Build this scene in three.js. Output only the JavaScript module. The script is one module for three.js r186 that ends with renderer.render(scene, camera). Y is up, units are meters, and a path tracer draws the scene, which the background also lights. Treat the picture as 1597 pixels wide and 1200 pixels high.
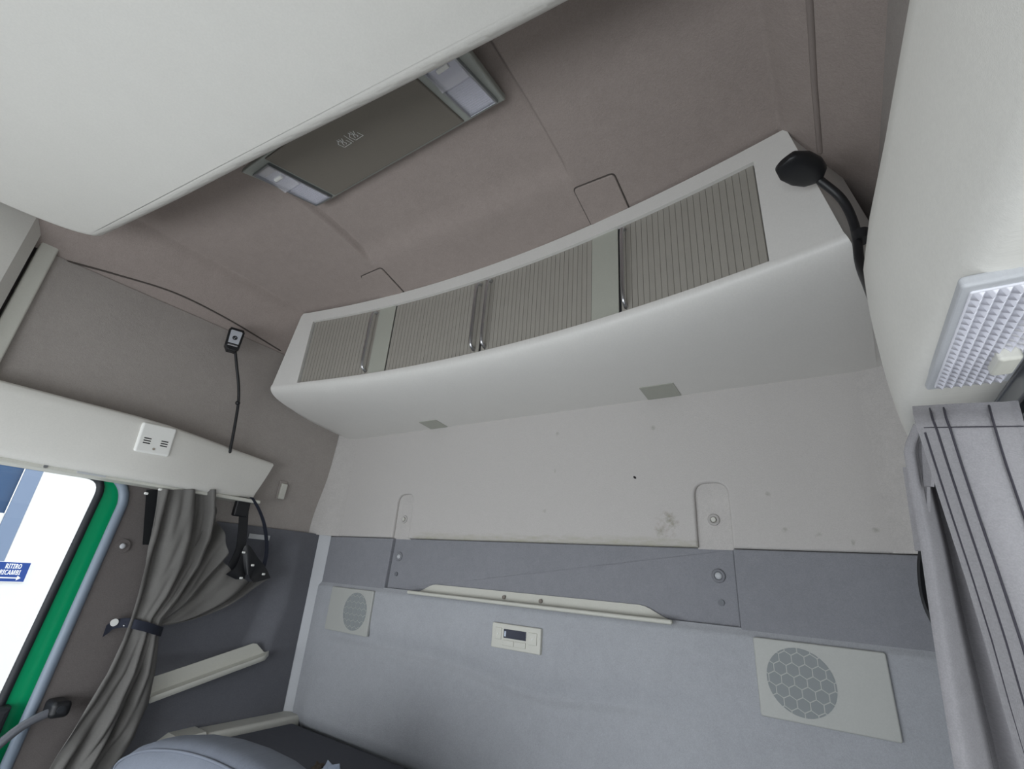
import * as THREE from 'three';
import { RoundedBoxGeometry } from 'three/addons/geometries/RoundedBoxGeometry.js';
import { mergeGeometries, toCreasedNormals } from 'three/addons/utils/BufferGeometryUtils.js';
import { RectAreaLightUniformsLib } from 'three/addons/lights/RectAreaLightUniformsLib.js';

// ---------------------------------------------------------------- camera, sky, light, exposure
// x across the cab, y up, z from the rear wall (0) to the windscreen; metres
const scene = new THREE.Scene();
const FOCAL = 738, EYE = new THREE.Vector3(0.856, 1.35, 1.37);
const camera = new THREE.PerspectiveCamera(2 * Math.atan(600 / FOCAL) * 180 / Math.PI, 1597 / 1200, 0.01, 200);
camera.rotation.order = 'YXZ';
camera.rotation.set(21.9 * Math.PI / 180, 34.95 * Math.PI / 180, 4.37 * Math.PI / 180);
camera.position.copy(EYE);
camera.updateMatrixWorld(true);
scene.add(camera);

const SKY = 1.0;
scene.background = new THREE.Color().setRGB(0.9 * SKY, 0.95 * SKY, 1.0 * SKY);
RectAreaLightUniformsLib.init();
function daylight(name, w, h, from, to, k) {
  const l = new THREE.RectAreaLight(new THREE.Color().setRGB(0.9, 0.95, 1.0), k, w, h);
  l.name = name; l.position.set(...from); l.lookAt(...to); scene.add(l); return l;
}
daylight('windscreen_daylight', 1.9, 0.74, [0, 0.99, 2.2], [0, 0.99, 0], 2.7);
daylight('doorway_daylight', 1.12, 1.3, [1.16, 0.74, 1.42], [0, 0.74, 1.42], 0.3);

const renderer = new THREE.WebGLRenderer({ antialias: true });
renderer.toneMapping = THREE.LinearToneMapping;
renderer.toneMappingExposure = 2.0;
renderer.shadowMap.enabled = true;

// ---------------------------------------------------------------- helpers
const V = (x, y, z) => new THREE.Vector3(x, y, z);
const clamp = (v, a, b) => Math.min(b, Math.max(a, v));
const lerp = (a, b, t) => a + (b - a) * t;
const sstep = (a, b, v) => { const t = clamp((v - a) / (b - a), 0, 1); return t * t * (3 - 2 * t); };
function rng(seed) { let a = seed >>> 0; return () => { a = (a + 0x6D2B79F5) | 0; let t = Math.imul(a ^ (a >>> 15), 1 | a); t = (t + Math.imul(t ^ (t >>> 7), 61 | t)) ^ t; return ((t ^ (t >>> 14)) >>> 0) / 4294967296; }; }
// the point where the line of sight through a photo pixel meets the plane axis = value
function at(px, py, axis, value) {
  const d = V((px - 798.5) / FOCAL, -(py - 600) / FOCAL, -1).applyQuaternion(camera.quaternion);
  const t = (value - EYE[axis]) / d[axis];
  return EYE.clone().addScaledVector(d, t);
}
const used = new Map();
function numbered(n) { const k = used.get(n) ?? 0; used.set(n, k + 1); return k ? n + '_' + String(k).padStart(3, '0') : n; }
function mesh(name, geo, mat, parent) {
  const m = new THREE.Mesh(geo, mat); m.castShadow = m.receiveShadow = true;
  if (parent) { m.name = name; parent.add(m); } else { m.name = numbered(name); scene.add(m); }
  return m;
}
function group(name, pos = [0, 0, 0]) { const g = new THREE.Group(); g.name = numbered(name); g.position.set(...pos); scene.add(g); return g; }
function tag(o, label, category, grp) { o.userData.label = label; o.userData.category = category; if (grp) o.userData.group = grp; return o; }
function structure(o, label, category) { o.userData.kind = 'structure'; o.userData.label = label; o.userData.category = category; return o; }
function planarUV(g, a = 'x', b = 'y') {
  const p = g.attributes.position, uv = new Float32Array(p.count * 2), i0 = 'xyz'.indexOf(a), i1 = 'xyz'.indexOf(b);
  for (let i = 0; i < p.count; i++) { uv[2 * i] = p.array[3 * i + i0]; uv[2 * i + 1] = p.array[3 * i + i1]; }
  g.setAttribute('uv', new THREE.BufferAttribute(uv, 2)); return g;
}
// a solid sheet: fn(u, v) is the visible face, th its thickness away from the viewer's side
function sheet(fn, nu, nv, th, uvAxes) {
  const pos = [], idx = [], W = nu + 1, N = W * (nv + 1);
  for (let j = 0; j <= nv; j++) for (let i = 0; i <= nu; i++) { const p = fn(i / nu, j / nv); pos.push(p.x, p.y, p.z); }
  for (let j = 0; j < nv; j++) for (let i = 0; i < nu; i++) { const a = j * W + i, b = a + 1, c = a + W, d = c + 1; idx.push(a, b, d, a, d, c); }
  const face = new THREE.BufferGeometry(); face.setAttribute('position', new THREE.Float32BufferAttribute(pos, 3)); face.setIndex(idx); face.computeVertexNormals();
  const nrm = face.attributes.normal.array, bp = new Float32Array(pos.length);
  for (let k = 0; k < pos.length; k++) bp[k] = pos[k] - nrm[k] * th;
  const back = new THREE.BufferGeometry(); back.setAttribute('position', new THREE.BufferAttribute(bp, 3));
  const bi = []; for (let k = 0; k < idx.length; k += 3) bi.push(idx[k], idx[k + 2], idx[k + 1]); back.setIndex(bi); back.computeVertexNormals();
  const rim = [], ri = [], ring = [];
  for (let i = 0; i < nu; i++) ring.push(i);
  for (let j = 0; j < nv; j++) ring.push(j * W + nu);
  for (let i = nu; i > 0; i--) ring.push(nv * W + i);
  for (let j = nv; j > 0; j--) ring.push(j * W);
  for (let k = 0; k < ring.length; k++) {
    const a = ring[k], b = ring[(k + 1) % ring.length], o = rim.length / 3;
    for (const [s, q] of [[pos, a], [pos, b], [bp, b], [bp, a]]) rim.push(s[3 * q], s[3 * q + 1], s[3 * q + 2]);
    ri.push(o, o + 2, o + 1, o, o + 3, o + 2);
  }
  const side = new THREE.BufferGeometry(); side.setAttribute('position', new THREE.Float32BufferAttribute(rim, 3)); side.setIndex(ri); side.computeVertexNormals();
  const g = mergeGeometries([face, back, side].map((x) => x.toNonIndexed()));
  return planarUV(g, ...(uvAxes ?? ['x', 'y']));
}
// loops of equal length joined into a closed skin, flat or smooth per loop edge by duplicate corner points
function loft(loops, uvAxes, smooth = true) {
  const n = loops[0].length, pos = [], idx = [];
  for (const l of loops) for (const p of l) pos.push(p.x, p.y, p.z);
  for (let j = 0; j + 1 < loops.length; j++) for (let i = 0; i < n; i++) { const a = j * n + i, b = j * n + (i + 1) % n; idx.push(a, b, b + n, a, b + n, a + n); }
  let g = new THREE.BufferGeometry(); g.setAttribute('position', new THREE.Float32BufferAttribute(pos, 3)); g.setIndex(idx); if (!smooth) g = g.toNonIndexed(); g.computeVertexNormals();
  const caps = [];
  for (const [l, f] of [[loops[0], 1], [loops[loops.length - 1], 0]]) {
    const c = V(0, 0, 0); l.forEach((p) => c.add(p)); c.multiplyScalar(1 / n); const q = [];
    for (let i = 0; i < n; i++) { const a = l[i], b = l[(i + 1) % n]; for (const p of (f ? [c, b, a] : [c, a, b])) q.push(p.x, p.y, p.z); }
    const k = new THREE.BufferGeometry(); k.setAttribute('position', new THREE.Float32BufferAttribute(q, 3)); k.computeVertexNormals(); caps.push(k);
  }
  return planarUV(mergeGeometries([smooth ? g.toNonIndexed() : g, ...caps]), ...(uvAxes ?? ['x', 'y']));
}
const box = (w, h, d, r = 0.003, s = 2) => planarUV(new RoundedBoxGeometry(w, h, d, s, Math.min(r, w / 2.01, h / 2.01, d / 2.01)));
function boxAt(x0, x1, y0, y1, z0, z1, r, axes) { const g = box(x1 - x0, y1 - y0, z1 - z0, r).translate((x0 + x1) / 2, (y0 + y1) / 2, (z0 + z1) / 2); return planarUV(g, ...(axes ?? ['x', 'y'])); }
function tube(pts, r, seg = 24, rad = 8, closed = false) { return new THREE.TubeGeometry(new THREE.CatmullRomCurve3(pts, closed), seg, r, rad, closed); }
function capTube(pts, r, seg, rad) { const g = [tube(pts, r, seg, rad)]; for (const p of [pts[0], pts[pts.length - 1]]) g.push(new THREE.SphereGeometry(r, rad, 6).translate(p.x, p.y, p.z)); return mergeGeometries(g.map((q) => q.toNonIndexed())); }
// outline in the wall's own plane, extruded by depth with a rounded rim; map turns (a, b, depth) into the world
function plate(pts, depth, bevel, map, holes = [], axes) {
  const s = pts instanceof THREE.Shape ? pts : new THREE.Shape(pts.map(([a, b]) => new THREE.Vector2(a, b)));
  for (const h of holes) s.holes.push(h instanceof THREE.Path ? h : new THREE.Path(h.map(([a, b]) => new THREE.Vector2(a, b))));
  const g = new THREE.ExtrudeGeometry(s, { depth: Math.max(depth - bevel, 0.0005), bevelEnabled: bevel > 0, bevelThickness: bevel, bevelSize: bevel, bevelOffset: -bevel, bevelSegments: 3, curveSegments: 10 });
  const p = g.attributes.position, M = new THREE.Matrix4();
  for (let i = 0; i < p.count; i++) { const q = map(p.getX(i), p.getY(i), p.getZ(i)); p.setXYZ(i, q.x, q.y, q.z); }
  const a = map(0, 0, 0), ex = map(1, 0, 0).sub(a), ey = map(0, 1, 0).sub(a), ez = map(0, 0, 1).sub(a);
  if (ex.cross(ey).dot(ez) < 0) { const ar = p.array; for (let i = 0; i < ar.length; i += 9) for (let k = 0; k < 3; k++) { const t = ar[i + 3 + k]; ar[i + 3 + k] = ar[i + 6 + k]; ar[i + 6 + k] = t; } }
  g.computeVertexNormals(); return planarUV(g, ...(axes ?? ['x', 'y']));
}
function roundRect(x0, y0, x1, y1, r, P = THREE.Shape) {
  const s = new P(), R = Array.isArray(r) ? r : [r, r, r, r];   // corners: x0y0, x1y0, x1y1, x0y1
  s.moveTo(x0 + R[0], y0); s.lineTo(x1 - R[1], y0); s.quadraticCurveTo(x1, y0, x1, y0 + R[1]); s.lineTo(x1, y1 - R[2]); s.quadraticCurveTo(x1, y1, x1 - R[2], y1);
  s.lineTo(x0 + R[3], y1); s.quadraticCurveTo(x0, y1, x0, y1 - R[3]); s.lineTo(x0, y0 + R[0]); s.quadraticCurveTo(x0, y0, x0 + R[0], y0); return s;
}
const onRear = (z) => (a, b, d) => V(a, b, z + d);              // faces +z
const onSide = (s, x) => (a, b, d) => V(s * (x - d), b, a);     // a is z; faces the middle of the cab

// ---------------------------------------------------------------- materials
function noiseTexture(size, seed, fn, srgb) {
  const data = new Uint8Array(size * size * 4), r = rng(seed);
  const G = 8, lat = [4, 8, 16, 32, 64, 128].map((n) => ({ n, v: Float32Array.from({ length: n * n }, () => r()) }));
  const smooth = (l, x, y) => { const fx = x * l.n, fy = y * l.n, x0 = Math.floor(fx), y0 = Math.floor(fy), tx = sstep(0, 1, fx - x0), ty = sstep(0, 1, fy - y0), q = (i, j) => l.v[((j + l.n) % l.n) * l.n + (i + l.n) % l.n]; return lerp(lerp(q(x0, y0), q(x0 + 1, y0), tx), lerp(q(x0, y0 + 1), q(x0 + 1, y0 + 1), tx), ty); };
  for (let j = 0; j < size; j++) for (let i = 0; i < size; i++) {
    const o = lat.map((l) => smooth(l, i / size, j / size)), c = fn(o, r(), i, j);
    for (let k = 0; k < 3; k++) data[(j * size + i) * 4 + k] = clamp(Math.round(255 * (c.length ? c[k] : c)), 0, 255);
    data[(j * size + i) * 4 + 3] = 255;
  }
  const t = new THREE.DataTexture(data, size, size); t.wrapS = t.wrapT = THREE.RepeatWrapping; t.magFilter = THREE.LinearFilter; t.minFilter = THREE.LinearMipmapLinearFilter; t.generateMipmaps = true;
  if (srgb) t.colorSpace = THREE.SRGBColorSpace; t.needsUpdate = true; return t;
}
const rep = (t, m) => { const c = t.clone(); c.repeat.set(1 / m, 1 / m); c.needsUpdate = true; return c; };
const feltBump = noiseTexture(512, 11, (o, w) => 0.35 * w + 0.3 * o[5] + 0.2 * o[4] + 0.15 * o[3]);
const feltTone = noiseTexture(512, 12, (o, w) => { const v = 0.93 + 0.012 * (o[0] + o[1] - 1) + 0.02 * (o[3] - 0.5) + 0.02 * (o[5] - 0.5) + 0.07 * (w - 0.5); return [v, v, v]; }, true);
const weaveBump = noiseTexture(256, 13, (o, w, i, j) => 0.5 + 0.22 * Math.sin(i * Math.PI / 2) + 0.22 * Math.sin(j * Math.PI / 2) + 0.1 * (w - 0.5));
const plasticBump = noiseTexture(256, 14, (o, w) => 0.5 * w + 0.5 * o[5]);
const plasticTone = noiseTexture(256, 15, (o, w) => { const v = 0.965 + 0.006 * (o[0] + o[2] - 1) + 0.02 * (w - 0.5); return [v, v, v]; }, true);
const sr = (r, g, b) => new THREE.Color().setRGB(r / 255, g / 255, b / 255, THREE.SRGBColorSpace);
const felt = (c, name) => { const m = new THREE.MeshStandardMaterial({ color: c, roughness: 0.95, map: rep(feltTone, 0.6), bumpMap: rep(feltBump, 0.22), bumpScale: 0.0006 }); m.name = name; return m; };
const plastic = (c, name, rough = 0.5) => { const m = new THREE.MeshStandardMaterial({ color: c, roughness: rough, map: rep(plasticTone, 0.5), bumpMap: rep(plasticBump, 0.06), bumpScale: 0.00012 }); m.name = name; return m; };
const cloth = (c, name) => { const m = new THREE.MeshStandardMaterial({ color: c, roughness: 0.9, map: rep(feltTone, 0.35), bumpMap: rep(weaveBump, 0.05), bumpScale: 0.0002 }); m.name = name; return m; };
const plain = (c, name, rough = 0.5, metal = 0) => { const m = new THREE.MeshStandardMaterial({ color: c, roughness: rough, metalness: metal }); m.name = name; return m; };
const M = {
  headliner: felt(sr(166, 154, 148), 'taupe headliner felt'),
  wallLight: felt(sr(203, 199, 196), 'light grey wall felt'),
  wallSide: felt(sr(172, 165, 160), 'warm grey wall felt'),
  wallDark: felt(sr(144, 145, 151), 'mid grey wall vinyl'),
  wallPad: felt(sr(176, 178, 183), 'pale grey padded vinyl'),
  sideDark: felt(sr(108, 109, 115), 'dark grey side panel'),
  pillar: felt(sr(112, 106, 104), 'brown grey pillar felt'),
  cream: plastic(sr(222, 220, 216), 'light grey cabinet plastic', 0.42),
  shelf: plastic(sr(226, 224, 218), 'off white console plastic', 0.5),
  ivory: plastic(sr(206, 205, 196), 'ivory plastic', 0.5),
  cover: plastic(sr(180, 181, 177), 'warm grey cover plastic', 0.55),
  stripGrey: plastic(sr(190, 192, 196), 'pale grey trim', 0.5),
  door: plastic(sr(158, 154, 146), 'grey shutter slat', 0.42),
  doorStrip: plastic(sr(172, 173, 163), 'grey green shutter panel', 0.42),
  bar: plastic(sr(128, 122, 113), 'taupe lamp panel', 0.55),
  barFrame: plastic(sr(172, 176, 170), 'grey lamp frame', 0.4),
  black: plain(sr(24, 25, 28), 'black plastic', 0.45),
  rubber: plain(sr(30, 33, 38), 'black rubber', 0.6),
  seal: plain(sr(120, 132, 146), 'grey rubber door seal', 0.45),
  green: plain(sr(0, 148, 96), 'green body paint', 0.25),
  chrome: plain(sr(205, 206, 210), 'satin chrome', 0.28, 1),
  steel: plain(sr(170, 172, 176), 'brushed steel', 0.35, 1),
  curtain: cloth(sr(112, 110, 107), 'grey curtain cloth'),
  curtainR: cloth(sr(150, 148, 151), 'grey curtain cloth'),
  thread: plain(sr(52, 50, 58), 'dark thread', 0.9),
  navy: cloth(sr(34, 38, 52), 'navy webbing'),
  mattress: cloth(sr(84, 86, 94), 'charcoal mattress cloth'),
  seat: cloth(sr(126, 132, 144), 'blue grey seat cloth'),
  floor: felt(sr(186, 185, 182), 'grey floor mat'),
  white: plain(sr(236, 236, 232), 'white plastic', 0.4),
  glass: (() => { const m = new THREE.MeshPhysicalMaterial({ color: 0xffffff, transmission: 1, thickness: 0, roughness: 0.0, ior: 1.45 }); m.name = 'window glass'; return m; })(),
  lens: (() => { const m = new THREE.MeshPhysicalMaterial({ color: sr(250, 250, 253), transmission: 0.8, thickness: 0, roughness: 0.12, ior: 1.5 }); m.name = 'clear lamp lens'; return m; })(),
};

// ---------------------------------------------------------------- the cab shell
const HALF = 1.05, FRONT = 2.25, ROOF = 2.52;
structure(mesh('floor', boxAt(-1.14, 1.14, -0.05, 0, -0.12, FRONT + 0.06, 0.002, ['x', 'z']), M.floor), 'grey cab floor below the bunk', 'floor');

// rear wall: light felt above, grey vinyl below
const rear = structure(group('wall_rear'), 'rear cab wall, light felt above and grey vinyl below', 'wall');
mesh('backing', boxAt(-1.14, 1.14, 0, ROOF, -0.12, -0.024, 0.002), M.wallLight, rear);
const SPLIT = 1.453;
{ // stains and specks copied from the photograph, on the upper felt
  const w = 2048, h = 512, x0 = -1.0, x1 = 1.0, y0 = 1.44, y1 = 1.94, c = document.createElement('canvas'); c.width = w; c.height = h;
  const g = c.getContext('2d'), r = rng(77); g.fillStyle = 'rgb(237,237,237)'; g.fillRect(0, 0, w, h);
  const im = g.getImageData(0, 0, w, h); for (let i = 0; i < w * h; i++) { const n = (r() - 0.5) * 12; for (let k = 0; k < 3; k++) im.data[4 * i + k] += n; } g.putImageData(im, 0, 0);
  const X = (v) => (v - x0) / (x1 - x0) * w, Y = (v) => (y1 - v) / (y1 - y0) * h;
  const blot = (px, py, rad, n, col) => { const p = at(px, py, 'z', 0); for (let i = 0; i < n; i++) { const a = r() * 6.28, d = Math.sqrt(r()) * rad; g.fillStyle = col; g.beginPath(); g.ellipse(X(p.x + d * Math.cos(a)), Y(p.y + d * Math.sin(a)), 1.5 + r() * 7, 1 + r() * 5, r() * 3, 0, 7); g.fill(); } };
  blot(1040, 818, 0.035, 60, 'rgba(120,108,80,0.05)'); blot(1045, 812, 0.018, 30, 'rgba(110,100,75,0.06)'); blot(1030, 830, 0.012, 14, 'rgba(110,98,72,0.07)');
  for (const [px, py] of [[1225, 827], [1277, 833], [850, 797], [865, 735], [1365, 828], [1360, 670], [1196, 770], [1018, 667], [870, 676], [1330, 846]]) blot(px, py, 0.004, 5, 'rgba(90,82,74,0.05)');
  { const p = at(990, 745, 'z', 0); g.fillStyle = 'rgb(48,46,48)'; g.beginPath(); g.ellipse(X(p.x), Y(p.y), 5.5, 3.2, 0.7, 0, 7); g.fill(); }
  for (let i = 0; i < 1500; i++) { const x = -0.5 + r() * 1.05, y = SPLIT - 0.004 + Math.abs(r() + r() - 1) * 0.03; g.fillStyle = 'rgba(150,128,108,0.022)'; g.beginPath(); g.ellipse(X(x), Y(y), 2 + r() * 26, 1 + r() * 4, 0, 0, 7); g.fill(); }
  const t = new THREE.CanvasTexture(c); t.colorSpace = THREE.SRGBColorSpace; t.repeat.set(1 / (x1 - x0), 1 / (y1 - y0)); t.offset.set(-x0 / (x1 - x0), -y0 / (y1 - y0));
  const m = M.wallLight.clone(); m.name = 'light grey wall felt with stains'; m.map = t; M.wallStained = m;
}
{ // upper panel with two upright hook pockets open at its lower edge
  const s = new THREE.Shape(), L = -1.045, Rr = 1.045, T = 2.02, n = 0.035;
  s.moveTo(L, SPLIT); 
  for (const [a, b] of [[-0.622, -0.536], [0.536, 0.622]]) { s.lineTo(a, SPLIT); s.lineTo(a, 1.622 - n); s.quadraticCurveTo(a, 1.622, a + n, 1.622); s.lineTo(b - n, 1.622); s.quadraticCurveTo(b, 1.622, b, 1.622 - n); s.lineTo(b, SPLIT); }
  s.lineTo(Rr, SPLIT); s.lineTo(Rr, T); s.lineTo(L, T); s.lineTo(L, SPLIT);
  mesh('upper_panel', plate(s, 0.024, 0.007, onRear(-0.024)), M.wallStained, rear);
  for (const q of [-1, 1]) {
    const cx = 0.579 * q;
    mesh('pocket_back', plate(roundRect(cx - 0.046, SPLIT - 0.004, cx + 0.046, 1.626, [0, 0, 0.035, 0.035]), 0.01, 0.002, onRear(-0.023)), M.wallLight, rear);
    const f = mesh('bolt_socket', new THREE.TorusGeometry(0.0115, 0.004, 8, 24).translate(cx, 1.525, -0.012), M.wallLight, rear);
    mesh('bolt', new THREE.CylinderGeometry(0.006, 0.007, 0.008, 16).rotateX(Math.PI / 2).translate(cx, 1.525, -0.009), M.ivory, f);
    // round corner between the rear wall and the side wall
    mesh('corner_cove', sheet((u, v) => { const y = lerp(SPLIT, 2.05, v), a = u * Math.PI / 2, bow = 0.022 * sstep(1.72, 1.5, y), r = 0.06 + bow; return V(q * (0.945 + 0.108 * Math.sin(a)), y, 0.0004 + (r + 0.02) * (1 - Math.cos(a))); }, 12, 30, q > 0 ? 0.012 : -0.012), M.wallLight, rear);
  }
}
{ // lower half
  const lowZ = (x, y) => { // padded sheet under the ledge: proud at the ledge, dips below the speakers, swells again, tucks in at the bunk
    const t = 1.272 - y; let z = 0.014 * sstep(0.0, 0.02, t);
    const crease = 1.088 - 0.03 * Math.exp(-Math.pow((x - 0.05) / 0.22, 2)) - 0.02 * sstep(-0.9, 0.3, x);
    z -= 0.011 * Math.exp(-Math.pow((y - crease) / (y > crease ? 0.035 : 0.014), 2)) * sstep(-0.93, -0.8, x) * sstep(0.62, 0.3, x);
    z += 0.024 * sstep(1.06, 0.82, y) * sstep(0.99, 0.88, Math.abs(x)) - 0.03 * sstep(0.82, 0.74, y);
    return z;
  };
  mesh('lower_pad', sheet((u, v) => { const x = lerp(-1.0, 1.0, u), y = lerp(0.72, 1.272, v); return V(x, y, lowZ(x, y)); }, 120, 90, 0.012), M.wallPad, rear);
  mesh('center_panel', plate(roundRect(-0.62, 1.262, 0.62, SPLIT - 0.001, 0.002), 0.01, 0.003, onRear(-0.024)), M.wallDark, rear);
  for (const q of [-1, 1]) {
    const a = q < 0 ? [[-1.0, 1.262], [-0.62, 1.262], [-0.612, SPLIT - 0.002], [-1.0, SPLIT - 0.002]] : [[0.622, 1.262], [1.0, 1.262], [1.0, SPLIT - 0.002], [0.622, SPLIT - 0.002]];
    mesh('side_pad', plate(a, 0.026, 0.004, onRear(-0.024)), M.wallDark, rear);
    const b = mesh('bolt_socket', new THREE.TorusGeometry(0.013, 0.004, 8, 24).translate(0.579 * q, 1.386, -0.012), M.wallDark, rear);
    mesh('bolt', new THREE.SphereGeometry(0.009, 16, 10).scale(1, 1, 0.6).translate(0.579 * q, 1.386, -0.011), M.stripGrey, b);
    mesh('plug', new THREE.CylinderGeometry(0.0075, 0.0075, 0.004, 18).rotateX(Math.PI / 2).translate(0.58 * q, 1.323, -0.012), plain(sr(104, 106, 112), 'grey plug', 0.6), rear);
  }
}
// pale chamfer strips in the two lower corners
[-1, 1].forEach((q, i) => structure(mesh('trim_' + (i + 1), sheet((u, v) => V(q * lerp(1.052, 1.0 - 0.012 * (1 - v), u), lerp(0.74, SPLIT, v), lerp(0.046, 0.0, u) - 0.012 * (1 - v)), 2, 8, q < 0 ? 0.012 : -0.012, ['z', 'y']), M.stripGrey), i ? 'pale corner strip between rear wall and wall behind the wide curtain' : 'pale corner strip beside the small hidden speaker and dark side panel', 'trim'));

const loopOf = (pts, s) => { const out = []; for (let i = 0; i < pts.length; i++) { const a = pts[i], b = pts[(i + 1) % pts.length]; const n = Math.max(1, Math.round(a.distanceTo(b) / 0.04)); for (let k = 0; k < n; k++) out.push(a.clone().lerp(b, k / n)); } return out; };
// side walls, each with a door opening, a door and a window
const ZD = 0.80, ZE = 1.98, YT = 1.57, YB = 0.06;
for (const q of [-1, 1]) {
  const w = structure(group(q < 0 ? 'wall_left' : 'wall_right'), q < 0 ? 'side wall with the tied curtain and green door' : 'side wall with open doorway behind the wide curtain', 'wall');
  const flip = (g) => g;
  // pillar and panel around the door opening
  const hole = new THREE.Path(); { const r = 0.1; hole.moveTo(ZD + 0.05, YB); hole.lineTo(ZE, YB); hole.lineTo(ZE, YT); hole.lineTo(ZD + r, YT); hole.quadraticCurveTo(ZD - 0.03, YT, ZD - 0.035, YT - r); hole.lineTo(ZD + 0.05, YB); }
  mesh('pillar_panel', plate([[0.6, 0.0], [FRONT, 0.0], [FRONT, 1.66], [0.6, 1.66]], 0.055, 0.006, onSide(q, HALF + 0.055), [hole], ['z', 'y']), M.pillar, w);
  // lower bunk side panel with a shallow moulded recess
  const depth = (y, z) => 0.06 * sstep(0.11, 0.195, z - 0.035 * sstep(1.2, 0.98, y)) * sstep(0.97, 1.03, y) * sstep(1.45, 1.33, y);
  mesh('bunk_side_panel', sheet((u, v) => { const z = lerp(0.03, 0.63, u), y = lerp(0.0, SPLIT + 0.003, v < 0.1 ? v * 7.6 / 1.0 * 0.65 : lerp(0.494, 1, (v - 0.1) / 0.9)); return V(q * (HALF - 0.012 + depth(y, z)), y, z); }, 60, 120, q < 0 ? -0.01 : 0.01, ['z', 'y']), M.sideDark, w);
  // upper felt panel leaning in to the headliner seam
  const ux = (y, z) => HALF - 0.02 * sstep(1.45, 2.16, y) + 0.0 * z;
  mesh('upper_panel', sheet((u, v) => { const z = lerp(0.045, 1.2, u), y = lerp(lerp(SPLIT + 0.004, 1.62, sstep(0.62, 0.7, z)), 2.162, v); return V(q * ux(y, z), y, z); }, 80, 30, q < 0 ? -0.03 : 0.03, ['z', 'y']), M.wallSide, w);
  mesh('outer_skin', boxAt(Math.min(q * 1.085, q * 1.14), Math.max(q * 1.085, q * 1.14), 1.56, ROOF, -0.1, FRONT + 0.05, 0.003), M.pillar, w);
  mesh('outer_skin', boxAt(Math.min(q * 1.112, q * 1.14), Math.max(q * 1.112, q * 1.14), 0, 1.58, -0.1, 0.66, 0.003), M.pillar, w);
  // front part of the wall above the door
  mesh('front_panel', loft([[1.222, 1.0], [1.25, 0.96], [1.36, 0.925], [1.7, 0.9], [FRONT, 0.9]].map(([z, x]) => { const l = [V(q * 1.08, 1.752, z), V(q * x, 1.752, z), V(q * x, 2.46, z), V(q * 1.08, 2.46, z)]; return q < 0 ? l : l.reverse(); }), ['z', 'y'], false), M.shelf, w);
  // door; on the camera's side it stands wide open, out of view
  if (q < 0) {
  const d = structure(group('door_1'), 'green painted cab door around the bright window', 'door');
  const win = new THREE.Path(); { const z0 = 0.838, z1 = 1.93, y0 = 0.9, y1 = 1.548, r = 0.055; win.moveTo(z0 + 0.02, y0); win.lineTo(z1, y0); win.lineTo(z1, y1); win.lineTo(z0 - 0.02 + r, y1); win.quadraticCurveTo(z0 - 0.018, y1, z0 - 0.016, y1 - r); win.lineTo(z0 + 0.02, y0); }
  mesh('door_frame', plate([[0.72, 0.03], [2.0, 0.03], [2.0, 1.62], [0.7, 1.62]], 0.03, 0.003, onSide(q, 1.125), [win], ['z', 'y']), M.green, d);
  mesh('inner_panel', plate([[0.87, 0.05], [1.97, 0.05], [1.97, 0.93], [0.84, 0.93]], 0.05, 0.012, onSide(q, 1.1), [], ['z', 'y']), M.rubber, d);
  const ring = win.getPoints(10).map((p) => V(q * 1.098, p.y, p.x)); ring.pop();
  mesh('window_seal', tube(loopOf(ring), 0.011, 240, 8, true), M.rubber, d);
  structure(mesh('window_1', boxAt(Math.min(q * 1.108, q * 1.112), Math.max(q * 1.108, q * 1.112), 0.89, 1.555, 0.815, 1.94, 0.001), M.glass), 'clear door window showing the white building outside', 'window');
  }
  // soft seal around the opening
  const sp = hole.getPoints(12).map((p) => V(q * (HALF + 0.004), p.y, p.x)); sp.pop();
  mesh('door_seal', tube(loopOf(sp), 0.014, 320, 10, true), M.seal, w);
  // pressed stud on the pillar
  const st = at(190, 852, 'x', -HALF); const stud = mesh('stud_washer', new THREE.CylinderGeometry(0.017, 0.021, 0.006, 24).rotateZ(Math.PI / 2).translate(q * (HALF - 0.003), st.y, st.z), M.pillar, w);
  mesh('stud', new THREE.SphereGeometry(0.0085, 16, 10).scale(0.6, 1, 1).translate(q * (HALF - 0.008), st.y, st.z), M.stripGrey, stud);
}
// upright ivory trim ending the left felt panel
structure(mesh('trim_3', plate([[1.17, 1.7], [1.212, 1.7], [1.212, 2.34], [1.17, 2.34]], 0.035, 0.006, onSide(-1, HALF), [], ['z', 'y']), M.ivory), 'upright ivory trim at the front edge of the brown felt wall', 'trim');
structure(mesh('trim_4', plate([[1.17, 1.7], [1.212, 1.7], [1.212, 2.34], [1.17, 2.34]], 0.035, 0.006, onSide(1, HALF), [], ['z', 'y']), M.ivory), 'upright ivory trim above the console that carries the prism lamp', 'trim');

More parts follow.
